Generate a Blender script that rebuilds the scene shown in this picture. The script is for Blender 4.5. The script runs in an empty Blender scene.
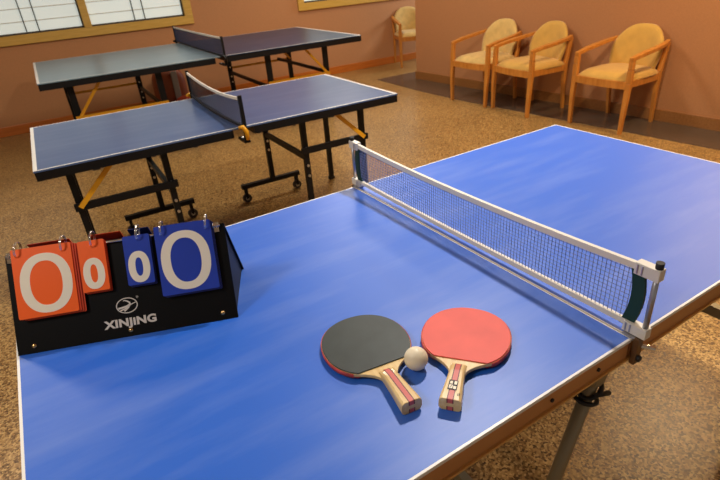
import bpy, bmesh, math, random
from math import pi, sin, cos, radians, sqrt, atan2
from mathutils import Vector, Matrix

random.seed(7)
SC = bpy.context.scene
COL = SC.collection

# ------------------------------------------------------------------ materials
def srgb(r, g, b):
    f = lambda c: (c / 255 / 12.92) if c / 255 <= .04045 else ((c / 255 + .055) / 1.055) ** 2.4
    return (f(r), f(g), f(b), 1)

def mat(name, col, rough=.5, metal=0, noise=None, bump=None, coat=0, spec=.5, emit=None, sheen=0, alpha=1):
    """noise = (scale, amount) multiplies the colour; bump = (scale, strength)"""
    m = bpy.data.materials.new(name); m.use_nodes = True
    nt = m.node_tree; b = nt.nodes['Principled BSDF']
    b.inputs['Base Color'].default_value = col
    b.inputs['Roughness'].default_value = rough
    b.inputs['Metallic'].default_value = metal
    b.inputs['Specular IOR Level'].default_value = spec
    b.inputs['Coat Weight'].default_value = coat
    b.inputs['Sheen Weight'].default_value = sheen
    b.inputs['Alpha'].default_value = alpha
    if emit:
        b.inputs['Emission Color'].default_value = emit[0]
        b.inputs['Emission Strength'].default_value = emit[1]
    tc = nt.nodes.new('ShaderNodeTexCoord')
    if noise:
        n = nt.nodes.new('ShaderNodeTexNoise'); n.inputs['Scale'].default_value = noise[0]
        n.inputs['Detail'].default_value = 4
        nt.links.new(tc.outputs['Object'], n.inputs['Vector'])
        mr = nt.nodes.new('ShaderNodeMapRange')
        mr.inputs[1].default_value = .3; mr.inputs[2].default_value = .7
        mr.inputs[3].default_value = 1 - noise[1]; mr.inputs[4].default_value = 1 + noise[1]
        nt.links.new(n.outputs['Fac'], mr.inputs[0])
        mx = nt.nodes.new('ShaderNodeMix'); mx.data_type = 'RGBA'; mx.blend_type = 'MULTIPLY'
        mx.inputs[0].default_value = 1; mx.inputs[6].default_value = col
        nt.links.new(mr.outputs[0], mx.inputs[7]); nt.links.new(mx.outputs[2], b.inputs['Base Color'])
    if bump:
        n = nt.nodes.new('ShaderNodeTexNoise'); n.inputs['Scale'].default_value = bump[0]
        nt.links.new(tc.outputs['Object'], n.inputs['Vector'])
        bp = nt.nodes.new('ShaderNodeBump'); bp.inputs['Strength'].default_value = bump[1]
        bp.inputs['Distance'].default_value = .002
        nt.links.new(n.outputs['Fac'], bp.inputs['Height']); nt.links.new(bp.outputs['Normal'], b.inputs['Normal'])
    return m

def wood_mat(name, c1, c2, scale=6, rough=.35, stretch=(1, 1, 12), coat=.2):
    m = bpy.data.materials.new(name); m.use_nodes = True
    nt = m.node_tree; b = nt.nodes['Principled BSDF']
    b.inputs['Roughness'].default_value = rough; b.inputs['Coat Weight'].default_value = coat
    tc = nt.nodes.new('ShaderNodeTexCoord'); mp = nt.nodes.new('ShaderNodeMapping')
    mp.inputs['Scale'].default_value = [scale * 12 / s for s in stretch]
    nt.links.new(tc.outputs['Object'], mp.inputs['Vector'])
    n = nt.nodes.new('ShaderNodeTexNoise'); n.inputs['Scale'].default_value = 1; n.inputs['Detail'].default_value = 5
    nt.links.new(mp.outputs[0], n.inputs['Vector'])
    r = nt.nodes.new('ShaderNodeValToRGB')
    r.color_ramp.elements[0].position = .3; r.color_ramp.elements[0].color = c1
    r.color_ramp.elements[1].position = .7; r.color_ramp.elements[1].color = c2
    nt.links.new(n.outputs['Fac'], r.inputs[0]); nt.links.new(r.outputs[0], b.inputs['Base Color'])
    return m

def floor_mat():
    m = bpy.data.materials.new('speckled_floor'); m.use_nodes = True
    nt = m.node_tree; b = nt.nodes['Principled BSDF']
    tc = nt.nodes.new('ShaderNodeTexCoord')
    v = nt.nodes.new('ShaderNodeTexVoronoi'); v.inputs['Scale'].default_value = 150
    gr = nt.nodes.new('ShaderNodeTexNoise'); gr.inputs['Scale'].default_value = 170; gr.inputs['Detail'].default_value = 2
    nt.links.new(tc.outputs['Object'], gr.inputs['Vector'])
    sp = nt.nodes.new('ShaderNodeSeparateColor'); nt.links.new(v.outputs['Color'], sp.inputs[0])
    big = nt.nodes.new('ShaderNodeTexNoise'); big.inputs['Scale'].default_value = 1.3; big.inputs['Detail'].default_value = 3
    for n in (v, big): nt.links.new(tc.outputs['Object'], n.inputs['Vector'])
    r = nt.nodes.new('ShaderNodeValToRGB'); cr = r.color_ramp
    cr.elements[0].position = .0; cr.elements[0].color = srgb(84, 54, 24)
    cr.elements[1].position = 1; cr.elements[1].color = srgb(206, 168, 106)
    e = cr.elements.new(.5); e.color = srgb(160, 120, 66)
    nt.links.new(sp.outputs[0], r.inputs[0])
    mr = nt.nodes.new('ShaderNodeMapRange'); mr.inputs[1].default_value = .3; mr.inputs[2].default_value = .7
    mr.inputs[3].default_value = .88; mr.inputs[4].default_value = 1.12
    nt.links.new(big.outputs['Fac'], mr.inputs[0])
    mx = nt.nodes.new('ShaderNodeMix'); mx.data_type = 'RGBA'; mx.blend_type = 'MULTIPLY'; mx.inputs[0].default_value = 1
    nt.links.new(r.outputs[0], mx.inputs[6]); nt.links.new(mr.outputs[0], mx.inputs[7])
    nt.links.new(mx.outputs[2], b.inputs['Base Color'])
    b.inputs['Roughness'].default_value = .28; b.inputs['Specular IOR Level'].default_value = .35
    bp = nt.nodes.new('ShaderNodeBump'); bp.inputs['Strength'].default_value = .45; bp.inputs['Distance'].default_value = .002
    nt.links.new(gr.outputs['Fac'], bp.inputs['Height']); nt.links.new(bp.outputs['Normal'], b.inputs['Normal'])
    return m

def table_mat(name, c, rough, streak=.1, spec=.5, haze=0):
    """painted board with faint pale streaks along its length"""
    m = bpy.data.materials.new(name); m.use_nodes = True
    nt = m.node_tree; b = nt.nodes['Principled BSDF']
    tc = nt.nodes.new('ShaderNodeTexCoord'); mp = nt.nodes.new('ShaderNodeMapping')
    mp.inputs['Scale'].default_value = (1.6, 9, 1); mp.inputs['Rotation'].default_value = (0, 0, radians(18))
    nt.links.new(tc.outputs['Object'], mp.inputs['Vector'])
    n = nt.nodes.new('ShaderNodeTexNoise'); n.inputs['Scale'].default_value = 1.4; n.inputs['Detail'].default_value = 6
    n.inputs['Roughness'].default_value = .6
    nt.links.new(mp.outputs[0], n.inputs['Vector'])
    mr = nt.nodes.new('ShaderNodeMapRange'); mr.inputs[1].default_value = .45; mr.inputs[2].default_value = .75
    mr.inputs[3].default_value = 0; mr.inputs[4].default_value = streak
    nt.links.new(n.outputs['Fac'], mr.inputs[0])
    mx = nt.nodes.new('ShaderNodeMix'); mx.data_type = 'RGBA'
    mx.inputs[6].default_value = c; mx.inputs[7].default_value = srgb(190, 205, 235)
    nt.links.new(mr.outputs[0], mx.inputs[0]); nt.links.new(mx.outputs[2], b.inputs['Base Color'])
    b.inputs['Roughness'].default_value = rough; b.inputs['Specular IOR Level'].default_value = spec
    b.inputs['Sheen Weight'].default_value = haze; b.inputs['Sheen Roughness'].default_value = .4  # sheen added to imitate hazy reflected light at grazing angles
    return m

M = {}
M['floor'] = floor_mat()
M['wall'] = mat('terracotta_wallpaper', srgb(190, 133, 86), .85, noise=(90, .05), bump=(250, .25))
M['wall_shaded'] = mat('terracotta_wallpaper_shaded', srgb(182, 124, 77), .85, noise=(90, .05), bump=(250, .25))  # same wallpaper, colour darkened because the right wall is less lit
M['ceiling'] = mat('ceiling_paint', srgb(225, 215, 200), .9)
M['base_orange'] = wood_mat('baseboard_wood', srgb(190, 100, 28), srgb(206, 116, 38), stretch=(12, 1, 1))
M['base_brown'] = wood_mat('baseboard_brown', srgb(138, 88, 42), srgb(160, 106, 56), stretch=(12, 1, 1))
M['border'] = mat('dark_floor_border', srgb(84, 70, 58), .22, noise=(30, .2))
M['frame_wood'] = wood_mat('window_frame_wood', srgb(206, 160, 66), srgb(222, 178, 86), stretch=(12, 1, 1))
M['paper'] = mat('paper_pane', srgb(225, 228, 220), .4, emit=(srgb(200, 212, 206), .55), noise=(3, .04))
M['muntin'] = mat('dark_muntin_and_shadow', srgb(70, 62, 56), .6)
M['muntin_pale'] = mat('pale_muntin', srgb(226, 222, 210), .6)
M['blue'] = table_mat('bright_blue_tabletop', srgb(8, 96, 208), .45, .13, .7, .42)
M['slate'] = table_mat('slate_blue_tabletop', srgb(72, 94, 138), .3, .08, .35)
M['navy'] = table_mat('navy_tabletop', srgb(36, 56, 84), .3, .05, .12)
M['pale_top'] = table_mat('pale_tabletop', srgb(116, 140, 152), .3, .12, .3)  # far table's left half, set paler than its right half
M['white_line'] = mat('white_edge_line', srgb(240, 236, 228), .4)
M['faint_line'] = mat('faint_centre_line', srgb(90, 98, 140), .3)
M['apron'] = mat('tan_apron', srgb(200, 138, 82), .4, noise=(12, .05))
M['apron_lip'] = mat('golden_lip', srgb(214, 168, 98), .3, metal=.3)
M['black'] = mat('black_steel', srgb(13, 12, 14), .45, spec=.3)
M['yellow'] = mat('yellow_steel', srgb(226, 160, 28), .4)
M['steel'] = mat('bolt_steel', srgb(205, 200, 190), .3, metal=.9)
M['chrome'] = mat('chrome', srgb(230, 226, 218), .12, metal=1)
M['silver'] = mat('silver_post', srgb(176, 176, 182), .3, metal=.8)
M['clamp_metal'] = mat('brown_clamp_metal', srgb(120, 92, 66), .35, metal=.5)
M['leg_grey'] = mat('grey_beige_leg', srgb(150, 136, 104), .4, metal=.2)
M['rubber'] = mat('black_rubber', srgb(22, 20, 20), .6)
M['net_tape'] = mat('white_net_tape', srgb(236, 228, 212), .7)
M['net_cord'] = mat('blue_grey_cord', srgb(120, 138, 190), .8)
M['net_black'] = mat('black_cord', srgb(26, 26, 34), .8)
M['net_navy'] = mat('navy_cord', srgb(44, 50, 78), .8)
M['strap'] = mat('dark_green_strap', srgb(14, 58, 50), .7)
M['bracket'] = mat('white_bracket', srgb(232, 226, 214), .4)
M['board'] = mat('black_board', srgb(9, 8, 8), .45, spec=.15)
M['orange'] = mat('orange_card', srgb(255, 98, 12), .4)
M['card_blue'] = mat('blue_card', srgb(36, 66, 172), .3)
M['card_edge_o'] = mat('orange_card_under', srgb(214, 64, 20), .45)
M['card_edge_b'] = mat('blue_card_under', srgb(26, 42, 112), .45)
M['digit'] = mat('cream_digit', srgb(244, 232, 208), .5)
M['print'] = mat('pale_print', srgb(215, 205, 190), .6)
M['brass'] = mat('brass_screw', srgb(206, 168, 110), .25, metal=.9)
M['rub_black'] = mat('grey_black_rubber', srgb(50, 58, 56), .42, noise=(30, .16), spec=.4)
M['rub_red'] = mat('salmon_red_rubber', srgb(226, 84, 70), .55, noise=(22, .06))
M['rub_edge'] = mat('red_rubber_under', srgb(190, 40, 34), .5)
M['edge_tape'] = mat('red_edge_tape', srgb(200, 70, 58), .4, noise=(60, .5))
M['blade_wood'] = wood_mat('blade_wood', srgb(214, 176, 112), srgb(232, 202, 142), 10, stretch=(1, 12, 1))
M['pink'] = mat('pink_stripe', srgb(206, 96, 88), .45)
M['dark_stripe'] = mat('dark_stripe', srgb(86, 20, 30), .45)
M['ball'] = mat('ivory_ball', srgb(240, 226, 196), .45)
M['chair_wood'] = wood_mat('orange_wood', srgb(188, 114, 40), srgb(210, 138, 58), 4, stretch=(1, 1, 8))
M['uph'] = mat('mustard_upholstery', srgb(206, 158, 70), .85, noise=(14, .07), bump=(300, .3), sheen=.2)
M['uph_pale'] = mat('pale_upholstery', srgb(212, 174, 100), .85, noise=(14, .12), bump=(300, .3), sheen=.2)
M['bag_brown'] = mat('brown_leather', srgb(140, 66, 28), .5, noise=(12, .15))
M['bag_pale'] = mat('pale_grey_panel', srgb(150, 140, 128), .5)
M['bag_dark'] = mat('dark_band', srgb(50, 36, 26), .6)
M['cushion_red'] = mat('red_orange_cloth', srgb(190, 66, 30), .7, noise=(20, .2))
M['caster'] = mat('caster_wheel', srgb(60, 52, 48), .4)

# ------------------------------------------------------------------ mesh builder
class MB:
    def __init__(s): s.v = []; s.f = []; s.m = []; s.s = []; s.mats = []
    def mi(s, m):
        if m not in s.mats: s.mats.append(m)
        return s.mats.index(m)
    def add(s, vs, fs, m, smooth=False):
        o = len(s.v); s.v += [tuple(v) for v in vs]; k = s.mi(m)
        for f in fs: s.f.append([i + o for i in f]); s.m.append(k); s.s.append(smooth)
    def box(s, x0, x1, y0, y1, z0, z1, m):
        vs = [(x, y, z) for z in (z0, z1) for y in (y0, y1) for x in (x0, x1)]
        s.add(vs, [(0, 2, 3, 1), (4, 5, 7, 6), (0, 1, 5, 4), (2, 6, 7, 3), (0, 4, 6, 2), (1, 3, 7, 5)], m)
    def bar(s, a, b, w, h, m, up=(0, 0, 1), w2=None, h2=None):
        """rectangular bar from a to b; w across, h along the up side"""
        a = Vector(a); b = Vector(b); d = (b - a).normalized(); up = Vector(up)
        if abs(d.dot(up)) > .98: up = Vector((0, 1, 0))
        r = d.cross(up).normalized(); u = r.cross(d)
        vs = []
        for p, ww, hh in ((a, w, h), (b, w2 or w, h2 or h)):
            for i, j in ((-1, -1), (1, -1), (1, 1), (-1, 1)): vs.append(p + r * ww / 2 * i + u * hh / 2 * j)
        s.add(vs, [(3, 2, 1, 0), (4, 5, 6, 7), (0, 1, 5, 4), (1, 2, 6, 5), (2, 3, 7, 6), (3, 0, 4, 7)], m)
    def tube(s, pts, rad, m, n=10, closed=False, caps=True):
        pts = [Vector(p) for p in pts]; k = len(pts)
        rads = rad if isinstance(rad, (list, tuple)) else [rad] * k
        prev = None; vs = []
        for i, p in enumerate(pts):
            if closed: d = pts[(i + 1) % k] - pts[i - 1]
            else: d = pts[min(i + 1, k - 1)] - pts[max(i - 1, 0)]
            d.normalize()
            if prev is None:
                t = Vector((0, 0, 1)) if abs(d.z) < .9 else Vector((1, 0, 0)); r = d.cross(t).normalized()
            else: r = (prev - d * prev.dot(d)).normalized()
            prev = r; u = d.cross(r)
            for j in range(n):
                a = 2 * pi * j / n; vs.append(p + (r * cos(a) + u * sin(a)) * rads[i])
        fs = []
        for i in range(k if closed else k - 1):
            for j in range(n):
                fs.append((i * n + j, i * n + (j + 1) % n, ((i + 1) % k) * n + (j + 1) % n, ((i + 1) % k) * n + j))
        s.add(vs, fs, m, True)
        if caps and not closed:
            s.add(vs[:n], [tuple(range(n - 1, -1, -1))], m); s.add(vs[-n:], [tuple(range(n))], m)
    def prism(s, outline, z0, z1, m, mside=None, fn=None):
        """outline: list of (x, y) anticlockwise; fn maps (x, y, z) to a point"""
        fn = fn or (lambda x, y, z: (x, y, z)); n = len(outline)
        vs = [fn(x, y, z0) for x, y in outline] + [fn(x, y, z1) for x, y in outline]
        s.add(vs, [tuple(range(n - 1, -1, -1)), tuple(range(n, 2 * n))], m)
        s.add(vs, [(i, (i + 1) % n, n + (i + 1) % n, n + i) for i in range(n)], mside or m)
    def lathe(s, prof, m, n=20, c=(0, 0, 0)):
        vs = []; fs = []
        for r, z in prof:
            for j in range(n): vs.append((c[0] + r * cos(2 * pi * j / n), c[1] + r * sin(2 * pi * j / n), c[2] + z))
        for i in range(len(prof) - 1):
            for j in range(n): fs.append((i * n + j, i * n + (j + 1) % n, (i + 1) * n + (j + 1) % n, (i + 1) * n + j))
        s.add(vs, fs, m, True)
    def grid(s, P, m, smooth=True, flip=False):
        """P[i][j] points"""
        a = len(P); b = len(P[0]); vs = [p for row in P for p in row]; fs = []
        for i in range(a - 1):
            for j in range(b - 1):
                q = (i * b + j, i * b + j + 1, (i + 1) * b + j + 1, (i + 1) * b + j)
                fs.append(q[::-1] if flip else q)
        s.add(vs, fs, m, smooth)
    def build(s, name, parent=None, bevel=0, seg=2, sub=0, fix=True):
        me = bpy.data.meshes.new(name); me.from_pydata(s.v, [], s.f)
        for m in s.mats: me.materials.append(m)
        for p, k, sm in zip(me.polygons, s.m, s.s): p.material_index = k; p.use_smooth = sm
        if fix:
            bm = bmesh.new(); bm.from_mesh(me)
            bmesh.ops.remove_doubles(bm, verts=bm.verts, dist=1e-6)
            bmesh.ops.recalc_face_normals(bm, faces=bm.faces); bm.to_mesh(me); bm.free()
        o = bpy.data.objects.new(name, me); COL.objects.link(o)
        if parent: o.parent = parent
        if bevel:
            b = o.modifiers.new('bevel', 'BEVEL'); b.width = bevel; b.segments = seg; b.limit_method = 'ANGLE'; b.angle_limit = radians(40)
        if sub:
            b = o.modifiers.new('sub', 'SUBSURF'); b.levels = sub; b.render_levels = sub
        return o

def tag(o, label, cat, group=None, kind=None):
    if label: o['label'] = label
    if cat: o['category'] = cat
    if group: o['group'] = group
    if kind: o['kind'] = kind
    return o
def thing(name, loc, rz, label, cat, group=None):
    o = bpy.data.objects.new(name, None); COL.objects.link(o); o.empty_display_size = .05
    o.location = loc; o.rotation_euler = (0, 0, rz)
    return tag(o, label, cat, group)
def struct(name, mb, label=None, **k):
    o = mb.build(name, **k); o['kind'] = 'structure'
    if label: o['label'] = label
    return o
def copy_tree(o, parent=None):
    c = o.copy(); COL.objects.link(c); c.parent = parent
    for ch in list(o.children): copy_tree(ch, c)
    return c

# ------------------------------------------------------------------ room
BACK = 5.87
b = MB(); b.box(-4.5, 7, -3.5, BACK + .2, -.1, 0, M['floor']); struct('floor', b, 'glossy speckled tan floor')
b = MB(); b.box(-4.5, 7, -3.5, BACK + .2, 2.6, 2.7, M['ceiling']); struct('ceiling', b, 'pale ceiling')
# back wall with two window openings
W1 = (-2.35, 1.10, .885, 2.1); W2 = (2.49, 5.0, .875, 2.1)
b = MB()
b.box(-4.5, 7, BACK, BACK + .16, 0, .88, M['wall']); b.box(-4.5, 7, BACK, BACK + .16, 2.1, 2.6, M['wall'])
b.box(-4.5, W1[0], BACK, BACK + .16, .88, 2.1, M['wall']); b.box(W1[1], W2[0], BACK, BACK + .16, .88, 2.1, M['wall'])
b.box(W2[1], 7, BACK, BACK + .16, .88, 2.1, M['wall'])
struct('wall_back', b, 'terracotta papered wall with two windows', fix=False)
b = MB(); b.box(-4.5, 7, BACK - .014, BACK, 0, .1, M['base_orange']); struct('baseboard_back', b, 'orange wood baseboard', bevel=.004)
# right wall, slightly skewed, ending at a corner
RA = Vector((3.478, 4.645, 0)); RB = Vector((3.478 + .0595 * 7.6, 4.645 - 7.6, 0))
d = (RB - RA).normalized(); nn = Vector((-d.y, d.x, 0))          # towards +x (into the wall)
if nn.x < 0: nn = -nn
def quad_prism(p0, p1, t0, t1, z0, z1, m):
    b = MB(); vs = []
    for z in (z0, z1):
        for p, t in ((p0, t0), (p1, t0), (p1, t1), (p0, t1)): q = p + nn * t; vs.append((q.x, q.y, z))
    b.add(vs, [(3, 2, 1, 0), (4, 5, 6, 7), (0, 1, 5, 4), (1, 2, 6, 5), (2, 3, 7, 6), (3, 0, 4, 7)], m); return b
struct('wall_right', quad_prism(RA, RB, 0, .22, 0, 2.6, M['wall_shaded']), 'terracotta papered wall behind the armchairs')
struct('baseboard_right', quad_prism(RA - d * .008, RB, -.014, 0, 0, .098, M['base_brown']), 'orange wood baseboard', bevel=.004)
# dark inlaid border of the floor along that wall
b = MB(); b.prism([(3.11, 5.02), (3.055, 4.1), (3.06, 3.4), (3.30, .4), (3.42, -1.5), (3.84, -1.5), (3.478, 4.645), (3.78, 4.645), (3.80, 5.02)], .0, .003, M['border'])
struct('trim_1', b, 'dark glossy border strip of the floor')

def window(name, W, mull, pairs, label):
    x0, x1, z0, z1 = W; y = BACK
    root = thing(name, (0, y, 0), 0, label, None); root['kind'] = 'structure'
    def P(nm, mm, lab=None, **k):
        o = mm.build(nm, root, **k)
        if lab: o['label'] = lab
        return o
    b = MB(); t = .09
    b.box(x0, x1, -.03, .05, z0, z0 + t, M['frame_wood']); b.box(x0, x1, -.03, .05, z1 - t, z1, M['frame_wood'])
    b.box(x0, x0 + t, -.03, .05, z0 + t, z1 - t, M['frame_wood']); b.box(x1 - t, x1, -.03, .05, z0 + t, z1 - t, M['frame_wood'])
    P('window_frame', b, bevel=.004)
    xs = [x0 + t] + [v for mm in mull for v in (mm - .038, mm + .038)] + [x1 - t]
    for mm in mull:
        b = MB(); b.box(mm - .038, mm + .038, -.022, .045, z0 + t, z1 - t, M['frame_wood']); P('mullion', b, bevel=.003)
    for i in range(0, len(xs), 2):
        a, c = xs[i], xs[i + 1]
        b = MB(); b.box(a, c, .03, .036, z0 + t, z1 - t, M['paper']); pane = P('pane', b)
        b = MB()
        b.box(a, c, .012, .03, z0 + t, z0 + t + .018, M['muntin'])  # dark strip stands in for the shadow along the pane's bottom
        b.box(c - .014, c, .012, .03, z0 + t, z1 - t, M['muntin'])
        for pr in pairs[i // 2]: b.box(pr - .005, pr + .005, .018, .03, z0 + t, z1 - t, M['muntin'])
        o = b.build('muntin', root); o['label'] = 'thin dark glazing bars with a dark strip for shadow at the bottom'
        b = MB(); zz = z0 + t + .12
        while zz < z1 - t:
            b.box(a, c, .022, .03, zz - .004, zz + .004, M['muntin_pale']); zz += .122
        o = b.build('muntin', root); o['label'] = 'thin pale horizontal glazing bars'
window('window_1', W1, [-1.2, -.045], [[-1.7, -1.58], [-.63, -.512], [.455, .567]], 'long window of pale lit panes in yellow wood frame, left')
window('window_2', W2, [3.75], [[2.95, 3.07], [4.3, 4.42]], 'window in yellow wood frame left of the alcove chair')

# ------------------------------------------------------------------ table tennis tables
def tabletop(root, x0, x1, w, z, th, mt, line, ends, centre=None):
    """one half top: board with its white edge lines; ends = (line at x0?, line at x1?)"""
    b = MB(); e0 = line[0] if ends[0] else line[2]; e1 = line[0] if ends[1] else line[2]; s = line[1]
    xs = [x0, x0 + e0, x1 - e1, x1]; ys = [-w, -w + s, w - s, w]
    if centre: ys = [-w, -w + s, -centre, centre, w - s, w]
    for i in range(3):
        for j in range(len(ys) - 1):
            edge = i != 1 or j in (0, len(ys) - 2)
            m = M['white_line'] if edge else (M['faint_line'] if centre and j == 2 else mt)
            if (i == 0 and not e0) or (i == 2 and not e1): continue
            b.add([(xs[i], ys[j], z), (xs[i + 1], ys[j], z), (xs[i + 1], ys[j + 1], z), (xs[i], ys[j + 1], z)], [(0, 1, 2, 3)], m)
    lo = z - th
    P = [(x0, -w), (x1, -w), (x1, w), (x0, w)]
    vs = [(x, y, z) for x, y in P] + [(x, y, lo) for x, y in P]
    b.add(vs, [(0, 1, 5, 4), (1, 2, 6, 5), (2, 3, 7, 6), (3, 0, 4, 7)], M['white_line'] if line[3] else mt)
    b.add(vs, [(4, 5, 6, 7)], mt)
    return b.build('tabletop', root, fix=False)

def apron(root, x0, x1, w, z0, z1, m, t=.025, lip=None, screws=None):
    b = MB()
    b.box(x0, x1, -w, -w + t, z0, z1, m); b.box(x0, x1, w - t, w, z0, z1, m)
    b.box(x0, x0 + t, -w + t, w - t, z0, z1, m); b.box(x1 - t, x1, -w + t, w - t, z0, z1, m)
    a = b.build('apron', root)
    if lip:
        q = .004
        for ya, yb in ((-w - q, -w + .012), (w - .012, w + q)):
            b = MB(); b.box(x0 - q, x1 + q, ya, yb, z0 - .004, z0 + .001, lip); b.build('lip', a)['label'] = 'golden lower lip'
    for x in screws or []:
        b = MB(); zc = (z0 + z1) / 2
        b.tube([(x, -w + .001, zc), (x, -w - .003, zc)], .0035, M['rubber'], 8); b.build('screw', a)
    return a

# front table: 1.84 x 0.915 m
H = .76; L = .9215; Wd = .4575
ft = thing('table_tennis_table', (0, 0, 0), 0, 'bright blue small table tennis table in the foreground with tan apron', 'table', 'table tennis tables')
for x0, x1, ends in ((-L, -.002, (1, 0)), (.002, L, (0, 1))):
    tabletop(ft, x0, x1, Wd, H, .007, M['blue'], (.0045, .004, .002, True), ends)
    apron(ft, x0 + .002, x1 - .002, Wd - .002, H - .043, H - .007, M['apron'], lip=M['apron_lip'], screws=[-.62, -.2, -.085] if x0 < -.1 else [.5])
def front_legs(xt, xf, lowbar, clamp):
    for s in (-1, 1):
        b = MB(); y = s * .40
        t = (xt, y, H - .05); f = (xf, y, .02)
        b.tube([t, f], .0135, M['leg_grey'], 14); lg = b.build('leg', ft)
        b = MB(); b.tube([(xf, y, .03), (xf, y, 0)], [.017, .019], M['rubber'], 14); b.build('rubber_foot', lg)
        dx = (xf - xt) / (H - .07)
        pz = lambda z: xt + dx * (H - .05 - z)
        b = MB(); b.bar((pz(.70), y, .708), (pz(.615), y, .615), .05, .032, M['leg_grey'], up=(0, 1, 0), w2=.03); b.build('hinge_plate', ft)
        if clamp:
            b = MB()
            for k, (zc, tilt) in enumerate(((.603, .012), (.580, -.004))):
                ring = [(pz(zc) + .021 * cos(a), y + .021 * sin(a), zc + tilt * cos(a)) for a in [2 * pi * i / 16 for i in range(16)]]
                b.tube(ring, .0045, M['rubber'], 8, closed=True)
            b.tube([(pz(.603) - .01, y - .022, .606), (pz(.603) + .03, y - .024, .590)], .005, M['rubber'], 8)
            b.build('leg_clamp', ft)['label'] = 'black strap clamp'
    b = MB(); zb = lowbar; xb = xt + (xf - xt) * (H - .05 - zb) / (H - .07)
    b.bar((xb, -.40, zb), (xb, .40, zb), .022, .03, M['leg_grey']); b.build('crossbar', ft)
front_legs(.03, -.185, .20, True)
front_legs(.52, .90, .445, False)
front_legs(-.72, -.80, .42, False)
for s in (-1, 1):
    b = MB(); b.box(-.02, .02, s * (Wd - .10) - .015, s * (Wd - .10) + .015, H - .056, H - .046, M['steel']); b.build('joint_plate', ft)

def folding_table(name, cx, cy, yaw, hl, hw, z, top_m, ap, legs, label, yellow_rail, line):
    root = thing(name, (cx, cy, 0), yaw, label, 'table', 'table tennis tables')
    ol, wl, wr, orr, yn, yf, zr, orf = legs
    for x0, x1, ends in ((-hl, -.003, (1, 0)), (.003, hl, (0, 1))):
        tabletop(root, x0, x1, hw, z, .008, (M['pale_top'] if yellow_rail and x0 < -.01 else top_m), line, ends, .0018 if not yellow_rail else .003)
        apron(root, x0 + (0.002 if x0 < -.01 else .05), x1 - (.002 if x1 > .01 else .05), hw - .002, z - ap, z - .008, M['black'])
    k = .030 if not yellow_rail else .05
    for xo, xw, sgn in ((ol, wl, -1), (orr, wr, 1)):
        for y in (yn, yf):
            if y == yf and sgn > 0: xo = orf
            b = MB(); b.bar((xo, y, z - ap + .01), (xo, y, .02), k, .025, M['black'], up=(0, 1, 0)); lg = b.build('leg', root)
            b = MB(); b.bar((xo, y, .02), (xo, y, 0), k + .008, .033, M['rubber'], up=(0, 1, 0)); b.build('rubber_foot', lg)
            b = MB(); b.bar((xw, y, z - ap + .01), (xw, y, .10), k, .025, M['black'], up=(0, 1, 0)); po = b.build('wheel_post', root)
            for zz in (zr + .01, zr - .09, zr - .15):
                b = MB(); b.tube([(xw, y - .0125, zz), (xw, y - .0185, zz)], .0075, M['steel'], 10); b.build('bolt', po)
            b = MB(); b.bar((xw - .225, y, .112), (xw + .195, y, .112), .03, .028, M['black']); wb = b.build('wheel_bar', root)
            for dx in (-.20, .17):
                b = MB(); b.tube([(xw + dx, y - .011, .03), (xw + dx, y + .011, .03)], .03, M['caster'], 16)
                b.tube([(xw + dx, y - .014, .03), (xw + dx, y + .014, .03)], .012, M['steel'], 10)
                b.bar((xw + dx - .0, y - .017, .03), (xw + dx, y - .017, .1), .016, .004, M['black'], up=(0, 1, 0)); b.bar((xw + dx, y + .017, .03), (xw + dx, y + .017, .1), .016, .004, M['black'], up=(0, 1, 0))
                b.build('caster', wb)
            # rail between outer leg and wheel post
            m = M['yellow'] if yellow_rail else M['black']
            if y == yn or yellow_rail:
                b = MB(); yy = y - .02 if y == yn else y + .01
                h = .034 if y == yn else .022
                b.bar((xo + sgn * .025, yy, zr), (xw - sgn * .03, yy, zr), .018, h, m); rl = b.build('rail', root)
                if yellow_rail: rl['label'] = 'yellow rail'
            # folding brace
            b = MB(); yy = y - .03
            dxb = -sgn * (.20 if not yellow_rail else .24)
            b.bar((xo + sgn * .0, yy, zr + .0), (xo + dxb, yy, z - ap + .015), .022, .008, M['yellow'], up=(0, 1, 0)); b.build('brace', root)['label'] = 'yellow folding brace'
        # crossbars from near to far frame
        xo2 = orr if sgn > 0 else ol
        for xx, zz in ((xw, zr - .045), (xw, z - ap - .012), (xo2, z - ap - .012)) + (((xo2, zr + .015),) if yellow_rail else ()):
            b = MB(); b.bar((xx, yn, zz), (xx, yf, zz), .022, .030, M['black']); b.build('crossbar', root)
    if not yellow_rail:
        b = MB(); b.bar((wl + .0, yf - .03, z - ap), (wl + .03, yn + .03, zr - .03), .004, .02, M['steel']); b.build('stay', root)['label'] = 'bare steel stay'
    return root

T1 = dict(cx=.081, cy=2.07, yaw=-.026, z=.70)
folding_table('table_tennis_table', T1['cx'], T1['cy'], T1['yaw'], .922, .447, T1['z'], M['slate'], .047,
    (-.80, -.385, .355, .725, -.35, .27, .475, .80), 'slate blue small table tennis table in the middle with black frame and sagging black net', False, (.016, .010, .0, False))
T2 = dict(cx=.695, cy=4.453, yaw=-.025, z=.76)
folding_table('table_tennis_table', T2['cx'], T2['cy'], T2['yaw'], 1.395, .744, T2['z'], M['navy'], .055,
    (-1.19, -.515, .468, 1.06, -.593, .64, .44, 1.20), 'large dark navy table tennis table farthest back under the window with yellow rails', True, (.018, .012, .0, False))

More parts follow.
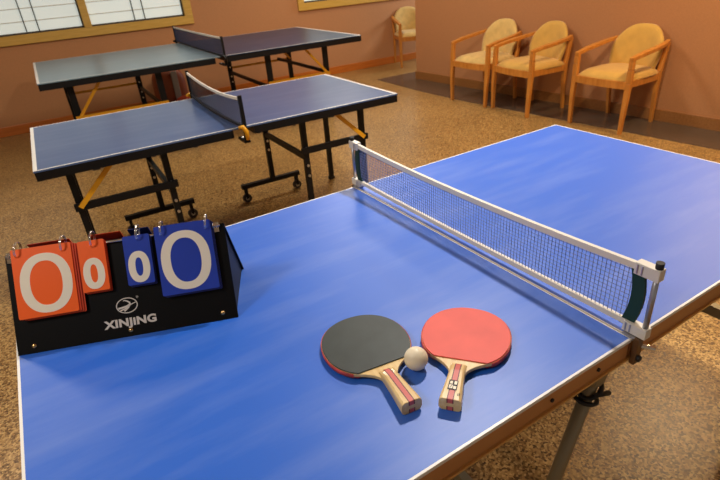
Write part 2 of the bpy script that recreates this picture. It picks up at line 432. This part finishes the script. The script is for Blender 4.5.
# ------------------------------------------------------------------ nets
def net_mesh(y0, y1, zb, zt, nv, nh, r, m, x=lambda y, t: 0, sagb=lambda y: 0, sagt=lambda y: 0):
    b = MB()
    zz = lambda y, t: (zb + sagb(y)) * (1 - t) + (zt + sagt(y)) * t
    for i in range(nv + 1):
        y = y0 + (y1 - y0) * i / nv
        b.bar((x(y, 0), y, zz(y, 0)), (x(y, 1), y, zz(y, 1)), r, r, m, up=(0, 1, 0))
    seg = 10
    for j in range(nh + 1):
        t = j / nh
        for k in range(seg):
            ya = y0 + (y1 - y0) * k / seg; yb = y0 + (y1 - y0) * (k + 1) / seg
            b.bar((x(ya, t), ya, zz(ya, t)), (x(yb, t), yb, zz(yb, t)), r, r, m)
    return b

nt = thing('table_tennis_net', (.012, 0, H), 0, 'white taped net with silver posts across the bright blue foreground table', 'net', 'table tennis nets')
ye = Wd + .002
sag = lambda y: -.012 * (1 - (y / ye) ** 2) + .0
net_mesh(-.438, .438, .022, .131, 106, 13, .0009, M['net_cord'], sagt=sag, sagb=lambda y: -.004 * (1 - (y / ye) ** 2)).build('mesh_panel', nt, fix=False)
def tape(z0, z1, sagf, t=.004):
    b = MB(); n = 16; P = []
    for i in range(n + 1):
        y = -.445 + .89 * i / n; s_ = sagf(y); P.append([(-t, y, z0 + s_), (-t, y, z1 + s_), (t, y, z1 + s_), (t, y, z0 + s_), (-t, y, z0 + s_)])
    b.grid(P, M['net_tape'], False); return b
tape(.127, .139, sag).build('top_tape', nt); tape(.014, .024, lambda y: -.004 * (1 - (y / ye) ** 2)).build('bottom_tape', nt)
for s in (-1, 1):
    yp = s * (ye + .009)
    b = MB(); b.tube([(0, yp, .001), (0, yp, .138)], .0048, M['silver'], 14); po = b.build('post', nt)
    b = MB(); b.tube([(0, yp, .136), (0, yp, .153)], [.006, .0066], M['rubber'], 14); b.build('cap', po)['label'] = 'black cap'
    for z0, z1 in ((.120, .142), (.004, .024)):
        b = MB(); ya, yb = sorted((s * (ye - .026), s * (ye + .016)))
        b.box(-.0085, .0085, ya, yb, z0, z1, M['bracket'])
        for k in (0, 1):
            yy = s * (ye - .020 + .008 * k)
            b.box(-.0100, -.0080, yy - .0015, yy + .0015, z0 + .002, z1 - .002, M['silver'])
        b.build('bracket', nt, bevel=.002)['label'] = 'white plastic bracket'
    # curved dark green strap at the net end
    b = MB(); P = []
    for i in range(9):
        t = i / 8; zc = .012 + .124 * t; bow = s * .012 * (1 - (2 * t - 1) ** 2)
        yc = s * (ye - .026) + bow
        P.append([(-.003, yc - .011, zc), (-.003, yc + .011, zc), (.003, yc + .011, zc), (.003, yc - .011, zc), (-.003, yc - .011, zc)])
    b.grid(P, M['strap'], False); b.build('strap', nt)['label'] = 'dark green strap'
    b = MB()
    b.box(-.014, .012, min(s * (Wd - .02), s * (Wd + .004)), max(s * (Wd - .02), s * (Wd + .004)), .0003, .003, M['silver'])
    ya, yb = sorted((s * (Wd + .002), s * (Wd + .012)))
    b.box(-.013, .003, ya, yb, -.052, .003, M['clamp_metal'])
    b.box(-.010, .000, min(s * (Wd - .03), s * (Wd + .012)), max(s * (Wd - .03), s * (Wd + .012)), -.052, -.047, M['clamp_metal'])
    b.tube([(.003, s * (Wd + .008), -.018), (.016, s * (Wd + .028), -.020)], .005, M['chrome'], 12)
    b.tube([(-.006, s * (Wd + .012), -.038), (-.006, s * (Wd + .018), -.038)], .006, M['rubber'], 12)
    b.build('clamp', nt, bevel=.001)['label'] = 'metal clamp with screw'

def small_net(T, hw, h, m, sagd, label, clamp_m, cell, ov):
    root = thing('table_tennis_net', (T['cx'], T['cy'], T['z']), T['yaw'], label, 'net', 'table tennis nets')
    ye = hw + ov
    sg = lambda y: -sagd * (1 - (y / ye) ** 2)
    bow = lambda y, t: -sagd * .9 * (1 - (y / ye) ** 2) * (1 - t)
    nv = int(2 * ye / cell); nh = max(6, int(h / cell))
    net_mesh(-ye + .006, ye - .006, .012, h - .006, nv, nh, .0017 if sagd > .005 else .0034, m, x=bow, sagt=sg).build('mesh_panel', root, fix=False)
    b = MB(); P = []
    for i in range(17):
        y = -ye + 2 * ye * i / 16; s_ = sg(y)
        P.append([(-.004, y, h - .014 + s_), (-.004, y, h + s_), (.004, y, h + s_), (.004, y, h - .014 + s_), (-.004, y, h - .014 + s_)])
    b.grid(P, M['net_tape'], False); b.build('top_tape', root)['label'] = 'white top tape'
    b = MB(); 
    for i in range(16):
        ya = -ye + 2 * ye * i / 16; yb = -ye + 2 * ye * (i + 1) / 16
        b.bar((bow(ya, 0), ya, .010), (bow(yb, 0), yb, .010), .009, .012, M['net_black'])
    b.build('bottom_cord', root)
    for s in (-1, 1):
        b = MB(); b.bar((0, s * ye, -.06), (0, s * ye, h + .008), .018, .014, M['black'], up=(0, 1, 0)); b.build('post', root)
        b = MB()
        pts = [(-.03, s * (ye + .004), .012), (-.014, s * (ye + .014), .016), (.0, s * (ye + .016), -.01), (.002, s * (ye + .014), -.05)]
        b.tube(pts, [.009, .011, .011, .009], clamp_m, 10)
        b.bar((0, s * (ye + .006), -.062), (0, s * (hw - .04), -.062), .03, .012, M['black'])
        b.tube([(0, s * (hw - .02), -.075), (0, s * (hw - .02), -.052)], .008, M['steel'], 10)
        b.build('clamp', root)
    return root
small_net(dict(T1, cx=T1['cx'] - .008), .447, .152, M['net_black'], .026, 'sagging black net with white tape across the middle slate blue table', M['yellow'], .0125, .05)
small_net(T2, .744, .158, M['net_navy'], .003, 'taut navy net across the far table under the window', M['black'], .02, .11)

# ------------------------------------------------------------------ scoreboard
SBW = .411; SBD = .195; AP = (.10, .165)
e = Vector((.9346, -.3557, 0)); n_ = Vector((.3557, .9346, 0)); A0 = Vector((-.9192, .1805, H))
sb = thing('scoreboard', A0 + e * SBW / 2 + n_ * SBD / 2, atan2(e.y, e.x), 'black tent shaped flip scoreboard with orange and blue zero cards on the blue table', 'scoreboard')
ox, oy = -SBW / 2, -SBD / 2
sl = sqrt(AP[0] ** 2 + AP[1] ** 2); vy, vz = AP[0] / sl, AP[1] / sl
def pp(u, v, off=0): return Vector((ox + u, oy + v * vy - off * vz, v * vz + off * vy))
b = MB()
t = .0025
# folded sheet: front panel, rear panel, two end cheeks
out = [(0, 0), AP, (SBD, 0), (SBD - .005, 0), (AP[0], AP[1] - .006), (.005, 0)]
vs = [(ox, oy + y, z) for y, z in out] + [(ox + SBW + (.011 if y > .15 else 0), oy + y, z) for y, z in out]
k = len(out)
b.add(vs, [(i, (i + 1) % k, k + (i + 1) % k, k + i) for i in range(k)], M['board'])
b.add(vs, [(0, 1, 4, 5), (1, 2, 3, 4), (k, k + 5, k + 4, k + 1), (k + 1, k + 4, k + 3, k + 2)], M['board'])
body = b.build('body', sb, bevel=.0012)
for xx in (ox + .004, ox + SBW - .0065):
    b = MB(); tri = [(.004, .001), (AP[0], AP[1] - .006), (SBD - .004, .001)]
    vs = [(xx + (.010 if y > .15 and xx > 0 else 0), oy + y, z) for y, z in tri] + [(xx + t + (.010 if y > .15 and xx > 0 else 0), oy + y, z) for y, z in tri]
    b.add(vs, [(0, 1, 2), (5, 4, 3), (0, 3, 4, 1), (1, 4, 5, 2), (2, 5, 3, 0)], M['board']); b.build('end_cheek', sb)
for u, v in ((.2063, .0124), (.0306, .0142), (.3827, .0149)):
    b = MB(); 
    prof = [(.0001, .0028), (.0022, .0024), (.0042, .0012), (.0046, 0)]
    vs = []; fs = []
    for r, h in prof:
        for j in range(14): a = 2 * pi * j / 14; vs.append(pp(u + r * cos(a), v + r * sin(a), h))
    for i in range(3):
        for j in range(14): fs.append((i * 14 + j, i * 14 + (j + 1) % 14, (i + 1) * 14 + (j + 1) % 14, (i + 1) * 14 + j))
    b.add(vs, fs, M['brass'], True); b.tube([pp(u - .002, v, .0026), pp(u + .002, v, .0026)], .0005, M['rubber'], 6)
    b.build('screw', sb)['label'] = 'brass screw'
# rod along the ridge on small clips
rv = .1885; ro = .0035
b = MB(); b.tube([pp(.006, rv, ro), pp(SBW - .008, rv, ro)], .0024, M['chrome'], 12); rod = b.build('rod', sb); rod['label'] = 'chrome rod'
for u in (.012, .392):
    b = MB(); b.bar(pp(u, .176, .001), pp(u, .196, .002), .016, .002, M['chrome'], up=(0, -vz, vy))
    for kk in range(4): 
        c = pp(u - .006 + .004 * kk, rv, ro)
        b.tube([c + Vector((0, .0042 * cos(a), .0042 * sin(a))) for a in [2 * pi * i / 12 for i in range(12)]], .0009, M['chrome'], 6, closed=True)
    b.build('rod_clip', sb)['label'] = 'chrome clip'
def ring(u):
    c = pp(u, rv + .0095, ro + .003); b = MB(); R = .0155
    for g in (-.0012, .0012):
        b.tube([c + Vector((g + .002 * sin(a), R * cos(a), R * sin(a))) for a in [2 * pi * i / 24 for i in range(24)]], .00085, M['chrome'], 7, closed=True)
    b.build('ring', sb)['label'] = 'chrome binder ring'
for u in (.0269, .1081, .1618, .2458, .2911, .3768): ring(u)
def rrect(w, h, r, n=4):
    pts = []
    for cx, cy, a0 in ((w / 2 - r, h / 2 - r, 0), (-w / 2 + r, h / 2 - r, 90), (-w / 2 + r, -h / 2 + r, 180), (w / 2 - r, -h / 2 + r, 270)):
        for i in range(n + 1): a = radians(a0 + 90 * i / n); pts.append((cx + r * cos(a), cy + r * sin(a)))
    return pts
def zero_outline(rx, ry, p=2.25, n=48):
    r = []
    for i in range(n):
        a = 2 * pi * i / n; c, s = cos(a), sin(a)
        r.append((rx * math.copysign(abs(c) ** (2 / p), c), ry * math.copysign(abs(s) ** (2 / p), s)))
    return r
def digit0(u, v, off, rx, ry, wx, wy, parent):
    o1 = zero_outline(rx, ry); o2 = zero_outline(rx - wx, ry - wy); n = len(o1); b = MB()
    vs = [pp(u + x, v + y, off) for x, y in o1] + [pp(u + x, v + y, off) for x, y in o2] + [pp(u + x, v + y, off - .0004) for x, y in o1] + [pp(u + x, v + y, off - .0004) for x, y in o2]
    fs = []
    for i in range(n):
        j = (i + 1) % n; fs += [(i, j, n + j, n + i), (2 * n + i, 3 * n + i, 3 * n + j, 2 * n + j), (i, 2 * n + i, 2 * n + j, j), (n + i, n + j, 3 * n + j, 3 * n + i)]
    b.add(vs, fs, M['digit']); b.build('digit', parent)['label'] = 'cream numeral 0'
def card_set(u0, u1, v0, v1, m, mu, dig, fan, back_u, off0, vb=.190):
    cu, cv, w, h = (u0 + u1) / 2, (v0 + v1) / 2, u1 - u0, v1 - v0
    col = 'orange' if m is M['orange'] else 'blue'
    for k in range(4):                                   # stack, the top sheet last
        off = off0 - .0022 * (3 - k); du = fan * (3 - k); dv = -.0012 * (3 - k)
        b = MB(); b.prism(rrect(w, h, .003), -.0006, .0006, m if k == 3 else mu, mu, fn=lambda x, y, z: pp(cu + du + x, cv + dv + y, off + z))
        c = b.build('card', sb); c['label'] = f'{col} score card' + ('' if k == 3 else ' behind the front one')
    digit0(*dig[:2], off0 + .001, *dig[2:], c)
    # cards flipped to the rear
    for k in range(2):
        b = MB(); x0, x1 = back_u
        def fb(x, y, z):
            yy = AP[0] + .012 + .003 * k + (.206 - y) * vy * .95; return Vector((ox + x, oy + yy + z, .012 + y * .84 - .003 * k))
        b.prism([(x0, .08), (x1, .08), (x1, vb), (x0, vb)], -.0006, .0006, mu, mu, fn=fb); b.build('card', sb)['label'] = f'{col} card flipped to the rear'
card_set(.0165, .1235, .0665, .199, M['orange'], M['card_edge_o'], (.0725, .1288, .0462, .0565, .0175, .0145), .0035, (.035, .112), .012)
card_set(.1345, .1830, .0975, .1960, M['orange'], M['card_edge_o'], (.1583, .1318, .0195, .0300, .0130, .0125), .0008, (.148, .208), .010)
card_set(.2170, .2670, .0970, .1930, M['card_blue'], M['card_edge_b'], (.2416, .1312, .0200, .0305, .0130, .0125), .0008, (.222, .262), .010)
card_set(.2775, .386, .0660, .2025, M['card_blue'], M['card_edge_b'], (.3305, .1303, .0470, .0580, .0180, .0145), .0014, (.285, .36), .012, .186)

def text_mesh(txt, size, m, fn, name, parent, bold=0.0, extrude=.0003, sx=1):
    cu = bpy.data.curves.new('t', 'FONT'); cu.body = txt; cu.size = 1; cu.align_x = 'CENTER'; cu.align_y = 'BOTTOM_BASELINE'
    cu.offset = bold; cu.resolution_u = 4; cu.space_character = 1.06
    o = bpy.data.objects.new('t', cu); COL.objects.link(o)
    dg = bpy.context.evaluated_depsgraph_get(); dg.update()
    me0 = bpy.data.meshes.new_from_object(o.evaluated_get(dg))
    vs = [v.co.copy() for v in me0.vertices]; fs = [tuple(p.vertices) for p in me0.polygons]
    bpy.data.objects.remove(o); bpy.data.curves.remove(cu); bpy.data.meshes.remove(me0)
    b = MB(); n = len(vs)
    b.add([fn(v.x * size * sx, v.y * size) for v in vs], fs, m)
    return b.build(name, parent, fix=False)
text_mesh('XINJiNG', .0205, M['print'], lambda x, y: pp(.2090 + x, .0218 + y, .0008), 'lettering', sb, bold=.042, sx=1.2)['label'] = 'pale lettering'
text_mesh('®', .006, M['print'], lambda x, y: pp(.2265 + x, .0722 + y, .0008), 'lettering', sb)['label'] = 'small registered mark'
# emblem: oval ring with a swooping bird-like mark
b = MB(); cu_, cv_ = .2056, .0608
def flat(poly, off=.0008): b.add([pp(cu_ + x, cv_ + y, off) for x, y in poly], [tuple(range(len(poly)))], M['print'])
N = 36
o1 = [(.0202 * cos(2 * pi * i / N), .0152 * sin(2 * pi * i / N)) for i in range(N)]; o2 = [(x * .91, y * .885) for x, y in o1]
b.add([pp(cu_ + x, cv_ + y, .0008) for x, y in o1 + o2], [(i, (i + 1) % N, N + (i + 1) % N, N + i) for i in range(N)], M['print'])
def ribbon(pts, w0, w1):
    k = len(pts); vs = []
    for i, (x, y) in enumerate(pts):
        x1, y1 = pts[min(i + 1, k - 1)]; x0, y0 = pts[max(i - 1, 0)]; dx, dy = x1 - x0, y1 - y0; l = sqrt(dx * dx + dy * dy)
        w = w0 + (w1 - w0) * i / (k - 1); vs += [pp(cu_ + x - dy / l * w, cv_ + y + dx / l * w, .0008), pp(cu_ + x + dy / l * w, cv_ + y - dx / l * w, .0008)]
    b.add(vs, [(2 * i, 2 * i + 1, 2 * i + 3, 2 * i + 2) for i in range(k - 1)], M['print'])
ribbon([(-.0165, -.004), (-.008, -.003), (0, -.0015), (.005, .001)], .0018, .0016)
ribbon([(-.013, -.0085), (-.006, -.0065), (.001, -.004), (.006, .0)], .0014, .0012)
ribbon([(.017, .004), (.011, .002), (.006, .0), (.003, -.004), (-.003, -.0085), (-.006, -.0105)], .0007, .0016)
ribbon([(.006, .0005), (.0055, .005), (.001, .0085), (-.004, .0105), (-.006, .009)], .0018, .0007)
b.build('emblem', sb, fix=False)['label'] = 'pale oval emblem'

# ------------------------------------------------------------------ paddles
def paddle(loc, yaw, top_m, under_m, label, grip_mark):
    root = thing('table_tennis_paddle', loc, yaw, label, 'paddle', 'table tennis paddles')
    def blade_outline(k=1.0, n=64):
        r = []
        for i in range(n):
            a = 2 * pi * i / n; c, s = cos(a), sin(a); p = 2.15
            x = .0775 * k * math.copysign(abs(c) ** (2 / p), c); y = .0830 * k * math.copysign(abs(s) ** (2 / p), s)
            r.append((x, y))
        return r
    # ply blade with shoulders running into the neck
    o = blade_outline()
    o = [p for p in o if p[1] > -.0655]
    o.sort(key=lambda p: atan2(p[0], p[1]))               # from bottom left over the tip to bottom right
    left = o[0]; right = o[-1]
    def sh(t, x0, y0, x1, y1):                             # concave shoulder
        return (x0 + (x1 - x0) * (1 - (1 - t) ** 2.0), y0 + (y1 - y0) * t)
    ls = [sh(1 - i / 8, left[0], left[1], -.0128, -.104) for i in range(8)]
    rs = [sh(i / 8, right[0], right[1], .0128, -.104) for i in range(1, 9)]
    outl = ls + o + rs
    b = MB(); b.prism(outl[::-1], -.003, .003, M['blade_wood']); b.build('blade', root, bevel=.0008)
    b = MB(); P = []
    for x, y in o:
        l = sqrt(x * x + y * y); ux, uy = x / l, y / l
        P.append([(x + ux * g, y + uy * g, z) for g, z in ((-.0005, -.0050), (.0007, -.0048), (.0007, .0030), (-.0005, .0032), (-.0005, -.0050))])
    b.grid(P, M['edge_tape'], True); b.build('edge_tape', root)['label'] = 'red edge tape'
    # rubbers: cut off by a straight chord above the handle
    ro = [p for p in blade_outline(.985, 96)]
    cut = -.069
    ro = [(x, max(y, cut)) for x, y in ro]; q = []
    for p in ro:
        if not q or (abs(p[0] - q[-1][0]) + abs(p[1] - q[-1][1])) > 1e-5: q.append(p)
    b = MB(); b.prism(q, .003, .0052, top_m, top_m); b.build('rubber', root, bevel=.0006)['label'] = ('black' if top_m is M['rub_black'] else 'red') + ' rubber on top'
    b = MB(); b.prism(q, -.0052, -.003, under_m, under_m); b.build('rubber', root, bevel=.0006)['label'] = 'red rubber underneath'
    # handle: flared, with stripes laminated through its thickness
    ys = [-.080, -.088, -.102, -.120, -.138, -.156, -.170]
    hw = [.0138, .0132, .0130, .0138, .0150, .0165, .0172]; ht = [.0040, .0085, .0105, .0108, .0110, .0114, .0114]
    fr = [-1, -.93, -.72, -.34, -.24, .0, .24, .34, .72, .93, 1]
    cm = ['blade_wood', 'blade_wood', 'blade_wood', 'dark_stripe', 'pink', 'pink', 'dark_stripe', 'blade_wood', 'blade_wood', 'blade_wood']
    zf = [.45, .78, 1, 1, 1, 1, 1, 1, 1, .78, .45]
    b = MB(); nC = len(fr)
    xw = lambda i, j: (fr[j] * hw[i] if abs(fr[j]) > .5 else fr[j] * .0155)
    for sgn in (1, -1):
        for j in range(nC - 1):
            P = [[(xw(i, j), y, sgn * ht[i] * zf[j]), (xw(i, j + 1), y, sgn * ht[i] * zf[j + 1])] for i, y in enumerate(ys)]
            b.grid(P, M[cm[j]], False)
    for j in (0, nC - 1):
        b.grid([[(xw(i, j), y, ht[i] * zf[j]), (xw(i, j), y, -ht[i] * zf[j])] for i, y in enumerate(ys)], M['blade_wood'], False)
    for i in (0, len(ys) - 1):
        for j in range(nC - 1):
            zs = [1, .28, -.28, -1]
            for k in range(3):
                mm = M['blade_wood'] if (k == 1) else M[cm[j]]
                f = lambda jj, kk: (xw(i, jj), ys[i], ht[i] * (zf[jj] * zs[kk] if kk in (0, 3) else zs[kk] * min(1, zf[jj])))
                b.add([f(j, k), f(j + 1, k), f(j + 1, k + 1), f(j, k + 1)], [(0, 1, 2, 3)], mm)
    h = b.build('handle', root, bevel=.0012)
    h['label'] = 'wooden handle with pink and dark stripes'
    if grip_mark:
        b = MB(); z = .0116
        for (x0, x1, y0, y1, m) in ((-.0075, .0065, -.150, -.128, 'rubber'), (.001, .0052, -.1375, -.1300, 'digit'), (-.006, -.0005, -.147, -.139, 'digit'), (.0005, .005, -.1475, -.141, 'digit'), (-.0055, -.0015, -.137, -.131, 'digit')):
            zz = z + (0 if m == 'rubber' else .0002); b.add([(x0, y0, zz), (x1, y0, zz), (x1, y1, zz), (x0, y1, zz)], [(0, 1, 2, 3)], M[m])
        b.tube([(-.0042, -.145, z + .0003), (-.0022, -.141, z + .0003)], .0005, M['rubber'], 6)
        for x0, y0 in ((.009, -.160), (.0112, -.160)): b.add([(x0, y0, z), (x0 + .0014, y0, z), (x0 + .0014, y0 + .005, z), (x0, y0 + .005, z)], [(0, 1, 2, 3)], M['rubber'])
        b.build('grip_label', root, fix=False)['label'] = 'small black and white maker label'
    tilt = (.0114 - .0052) / .253
    root.rotation_euler = (-tilt, 0, yaw)
    root.location.z = H + .0053 + tilt * .083 + .0006
    return root
paddle((-.381, -.197, 0), radians(-8.5), M['rub_black'], M['rub_edge'], 'black faced paddle lying with its handle towards the near edge, left of ball', False)
paddle((-.2275, -.288, 0), radians(-50.5), M['rub_red'], M['rub_edge'], 'red faced paddle lying on the blue table right of the ball', True)
b = MB(); b.lathe([(max(.0002, .02 * sin(pi * i / 20)), -.02 * cos(pi * i / 20)) for i in range(21)], M['ball'], 32)
o = b.build('table_tennis_ball', None); o.location = (-.3414, -.2917, H + .02)
tag(o, 'ivory white ball resting between the two paddles', 'ball')

# ------------------------------------------------------------------ armchairs
def armchair(label, fab):
    root = thing('armchair', (0, 0, 0), 0, label, 'chair', 'wooden armchairs along the walls')
    wd = M['chair_wood']
    for s in (-1, 1):
        # front leg rising into the arm post
        b = MB(); pts = [(s * .240, -.235, 0), (s * .246, -.235, .22), (s * .246, -.228, .40), (s * .246, -.228, .50), (s * .243, -.225, .585)]
        ws = [.024, .036, .046, .040, .034]
        for i in range(4): b.bar(pts[i], pts[i + 1], ws[i], .034, wd, up=(0, 1, 0), w2=ws[i + 1])
        b.build('leg', root, bevel=.004)
        b = MB(); pts = [(s * .205, .235, 0), (s * .212, .205, .25), (s * .218, .200, .42), (s * .226, .232, .645)]
        ws = [.024, .034, .036, .026]
        for i in range(3): b.bar(pts[i], pts[i + 1], ws[i], .032, wd, up=(0, 1, 0), w2=ws[i + 1])
        b.build('leg', root, bevel=.004)
        # arm sloping up to the back
        b = MB(); pts = [(s * .244, -.247, .578), (s * .250, -.10, .604), (s * .250, .05, .622), (s * .242, .16, .638), (s * .222, .240, .650)]
        ws = [.032, .046, .044, .038, .028]
        for i in range(4): b.bar(pts[i], pts[i + 1], ws[i], .030, wd, w2=ws[i + 1])
        b.build('armrest', root, bevel=.005)
        b = MB(); b.bar((s * .232, -.225, .385), (s * .214, .205, .385), .022, .055, wd); b.build('side_rail', root, bevel=.003)
    b = MB()
    P = []
    for i in range(9):
        x = -.235 + .47 * i / 8; y = -.235 - .020 * (1 - (x / .235) ** 2)
        P.append([(x, y - .012, .355), (x, y - .012, .412), (x, y + .012, .412), (x, y + .012, .355), (x, y - .012, .355)])
    b.grid(P, wd, False); b.build('front_rail', root)
    b = MB(); b.bar((-.21, .205, .385), (.21, .205, .385), .022, .05, wd); b.build('rear_rail', root)
    # domed seat cushion
    b = MB(); n = 14; top = []; bot = []
    for i in range(n + 1):
        v = -1 + 2 * i / n; rt = []; rb = []
        for j in range(n + 1):
            u = -1 + 2 * j / n
            # square to rounded square
            x = u * sqrt(1 - v * v * .16); y = v * sqrt(1 - u * u * .16)
            X = x * .238; Y = y * .235 - .012 - (.012 * (1 - u * u) if v < 0 else 0) * -v
            edge = max(abs(u), abs(v)); dome = (1 - u ** 4) * (1 - v ** 4)
            rt.append((X, Y, .418 + .052 * dome ** .45)); rb.append((X, Y, .405))
        top.append(rt); bot.append(rb)
    b.grid(top, fab); b.grid(bot, fab, True, True)
    for k in range(n):
        for (p, q) in (((0, k), (0, k + 1)), ((n, k + 1), (n, k)), ((k + 1, 0), (k, 0)), ((k, n), (k + 1, n))):
            b.add([top[p[0]][p[1]], top[q[0]][q[1]], bot[q[0]][q[1]], bot[p[0]][p[1]]], [(0, 1, 2, 3)], fab, True)
    b.build('seat', root)
    # barrel back with an arched top
    def back_surface(off, inset):
        P = []
        for i in range(17):
            u = -1 + 2 * i / 16; x = u * (.218 - inset); row = []
            ytop = .272 - .075 * abs(u) ** 2.4
            zt = .770 - .135 * abs(u) ** 3.0 - inset; zb = .41
            for j in range(11):
                t = j / 10; z = zb + (zt - zb) * t
                y = ytop - .058 * (1 - t) + off * (1 - .55 * abs(2 * t - 1) ** 4) * (1 - .3 * abs(u) ** 6)
                row.append((x * (.90 + .10 * min(1, t * 1.6)), y, z))
            P.append(row)
        return P
    F = back_surface(-.026, .004); G = back_surface(.020, .004)
    b = MB(); b.grid(F, fab); b.grid(G, fab, True, True)
    def rim(p, q, mm):
        for i in range(len(p) - 1): b.add([p[i], p[i + 1], q[i + 1], q[i]], [(0, 1, 2, 3)], mm, True)
    rim([r[-1] for r in F], [r[-1] for r in G], fab); rim([r[0] for r in F], [r[0] for r in G], fab); rim(F[0], G[0], fab); rim(F[-1], G[-1], fab)
    b.build('backrest', root)
    return root
ch = armchair('mustard armchair nearest the camera along the right wall, nearest the bright table', M['uph'])
def place(o, x, y, rz): o.location = (x, y, 0); o.rotation_euler = (0, 0, rz)
place(ch, 3.362, 1.775, radians(-91))
c2 = copy_tree(ch); c2['label'] = 'mustard armchair in the middle of the three along the right wall'
place(c2, 3.27, 2.61, radians(-96))
c1 = armchair('pale upholstered armchair of the right wall row, farthest from the camera', M['uph_pale'])
place(c1, 3.255, 3.19, radians(-89))
c0 = copy_tree(c1); c0['label'] = 'armchair by the back wall, half hidden behind the corner'
place(c0, 4.12, 5.56, radians(-20))

# ------------------------------------------------------------------ clutter under the far table
bg = thing('bag', (.60, 5.62, 0), radians(6), 'brown rounded bag with pale panel standing by the wall under the far table', 'bag')
b = MB(); P = []
for i in range(13):
    t = i / 12; z = .0 + .46 * t; w = .185 * (1 - .35 * abs(2 * t - 1) ** 4); dpt = .12 * (1 - .35 * abs(2 * t - 1) ** 4)
    P.append([(w * math.copysign(abs(cos(a)) ** .6, cos(a)), dpt * math.copysign(abs(sin(a)) ** .6, sin(a)), z) for a in [2 * pi * k / 24 for k in range(25)]])
b.grid(P, M['bag_brown']); b.add(P[0][:-1], [tuple(range(24))], M['bag_brown']); b.add(P[-1][:-1], [tuple(range(24))], M['bag_brown'])
b.build('body', bg)
b = MB(); b.box(.0, .07, -.128, -.112, .12, .44, M['bag_pale']); b.build('panel', bg, bevel=.006)['label'] = 'pale grey panel'
b = MB(); b.box(-.19, .19, -.131, -.108, .07, .115, M['bag_dark']); b.build('band', bg, bevel=.006)['label'] = 'dark band'
b = MB(); b.tube([(-.08, 0, .44), (-.06, 0, .50), (0, 0, .52), (.06, 0, .50), (.08, 0, .44)], .010, M['bag_dark'], 10); b.build('handle', bg)
b = MB(); P = []
for i in range(11):
    a = -pi / 2 + pi * i / 10; P.append([(.13 * max(.02, cos(a)) ** .7 * cos(t), .075 * max(.02, cos(a)) ** .7 * sin(t), .09 + .09 * sin(a)) for t in [2 * pi * k / 24 for k in range(25)]])
b.grid(P, M['cushion_red']); o = b.build('cushion', None); o.location = (.70, 5.38, 0)
tag(o, 'red orange cushion on the floor in front of the brown bag', 'cushion')

# ------------------------------------------------------------------ light
def area(name, loc, size, power, col, target=None, sy=None, spread=None):
    l = bpy.data.lights.new(name, 'AREA'); l.energy = power; l.color = col; l.size = size
    if sy: l.shape = 'RECTANGLE'; l.size_y = sy
    else: l.shape = 'DISK'
    if spread: l.spread = spread
    o = bpy.data.objects.new(name, l); COL.objects.link(o); o.location = loc
    if target is not None:
        o.rotation_euler = (Vector(target) - Vector(loc)).to_track_quat('-Z', 'Y').to_euler()
    return o
WARM = (1, .86, .66); MID = (1, .95, .87); COOL = (.82, .91, 1)
area('ceiling_or_fill_lamp', (.75, .62, 2.55), .14, 47, MID)
area('ceiling_or_fill_lamp', (1.7, 3.3, 2.56), .9, 40, MID, sy=.5)  # added unseen panel, placed to spread soft haze over the front table
area('ceiling_or_fill_lamp', (-1.5, 2.9, 2.56), .4, 22, MID)
area('ceiling_or_fill_lamp', (3.0, .6, 2.45), .24, 40, (1, .76, .44))
area('ceiling_or_fill_lamp', (-2.0, -.1, 2.45), .4, 24, MID)  # added unseen fill, lights the score cards from the front
area('ceiling_or_fill_lamp', (2.6, 4.9, 2.5), .3, 14, WARM)  # added unseen lamp to brighten the back wall
area('alcove_daylight', (5.6, 5.0, 1.5), .8, 34, COOL, target=(3.4, 4.9, 0))

w = bpy.data.worlds.new('World'); SC.world = w; w.use_nodes = True
bgn = w.node_tree.nodes['Background']; bgn.inputs[0].default_value = (1, .90, .80, 1); bgn.inputs[1].default_value = .24

# ------------------------------------------------------------------ camera
cam = bpy.data.cameras.new('Camera'); co = bpy.data.objects.new('Camera', cam); COL.objects.link(co)
Rm = Matrix(((.8427, .3076, -.4418), (-.5333, .3656, -.7628), (-.0731, .8785, .4722)))
q = Rm.to_quaternion(); q.normalize()
co.matrix_world = Matrix.Translation((-.7362, -.8210, 1.3626)) @ q.to_matrix().to_4x4()
cam.sensor_width = 36; cam.lens = 513.574 / 720 * 36; cam.clip_start = .05
cam.dof.use_dof = True; cam.dof.focus_distance = 1.05; cam.dof.aperture_fstop = 9
SC.camera = co
SC.view_settings.view_transform = 'Standard'; SC.view_settings.look = 'None'
SC.view_settings.gamma = 1; SC.view_settings.exposure = 0.0; SC.view_settings.use_curve_mapping = False
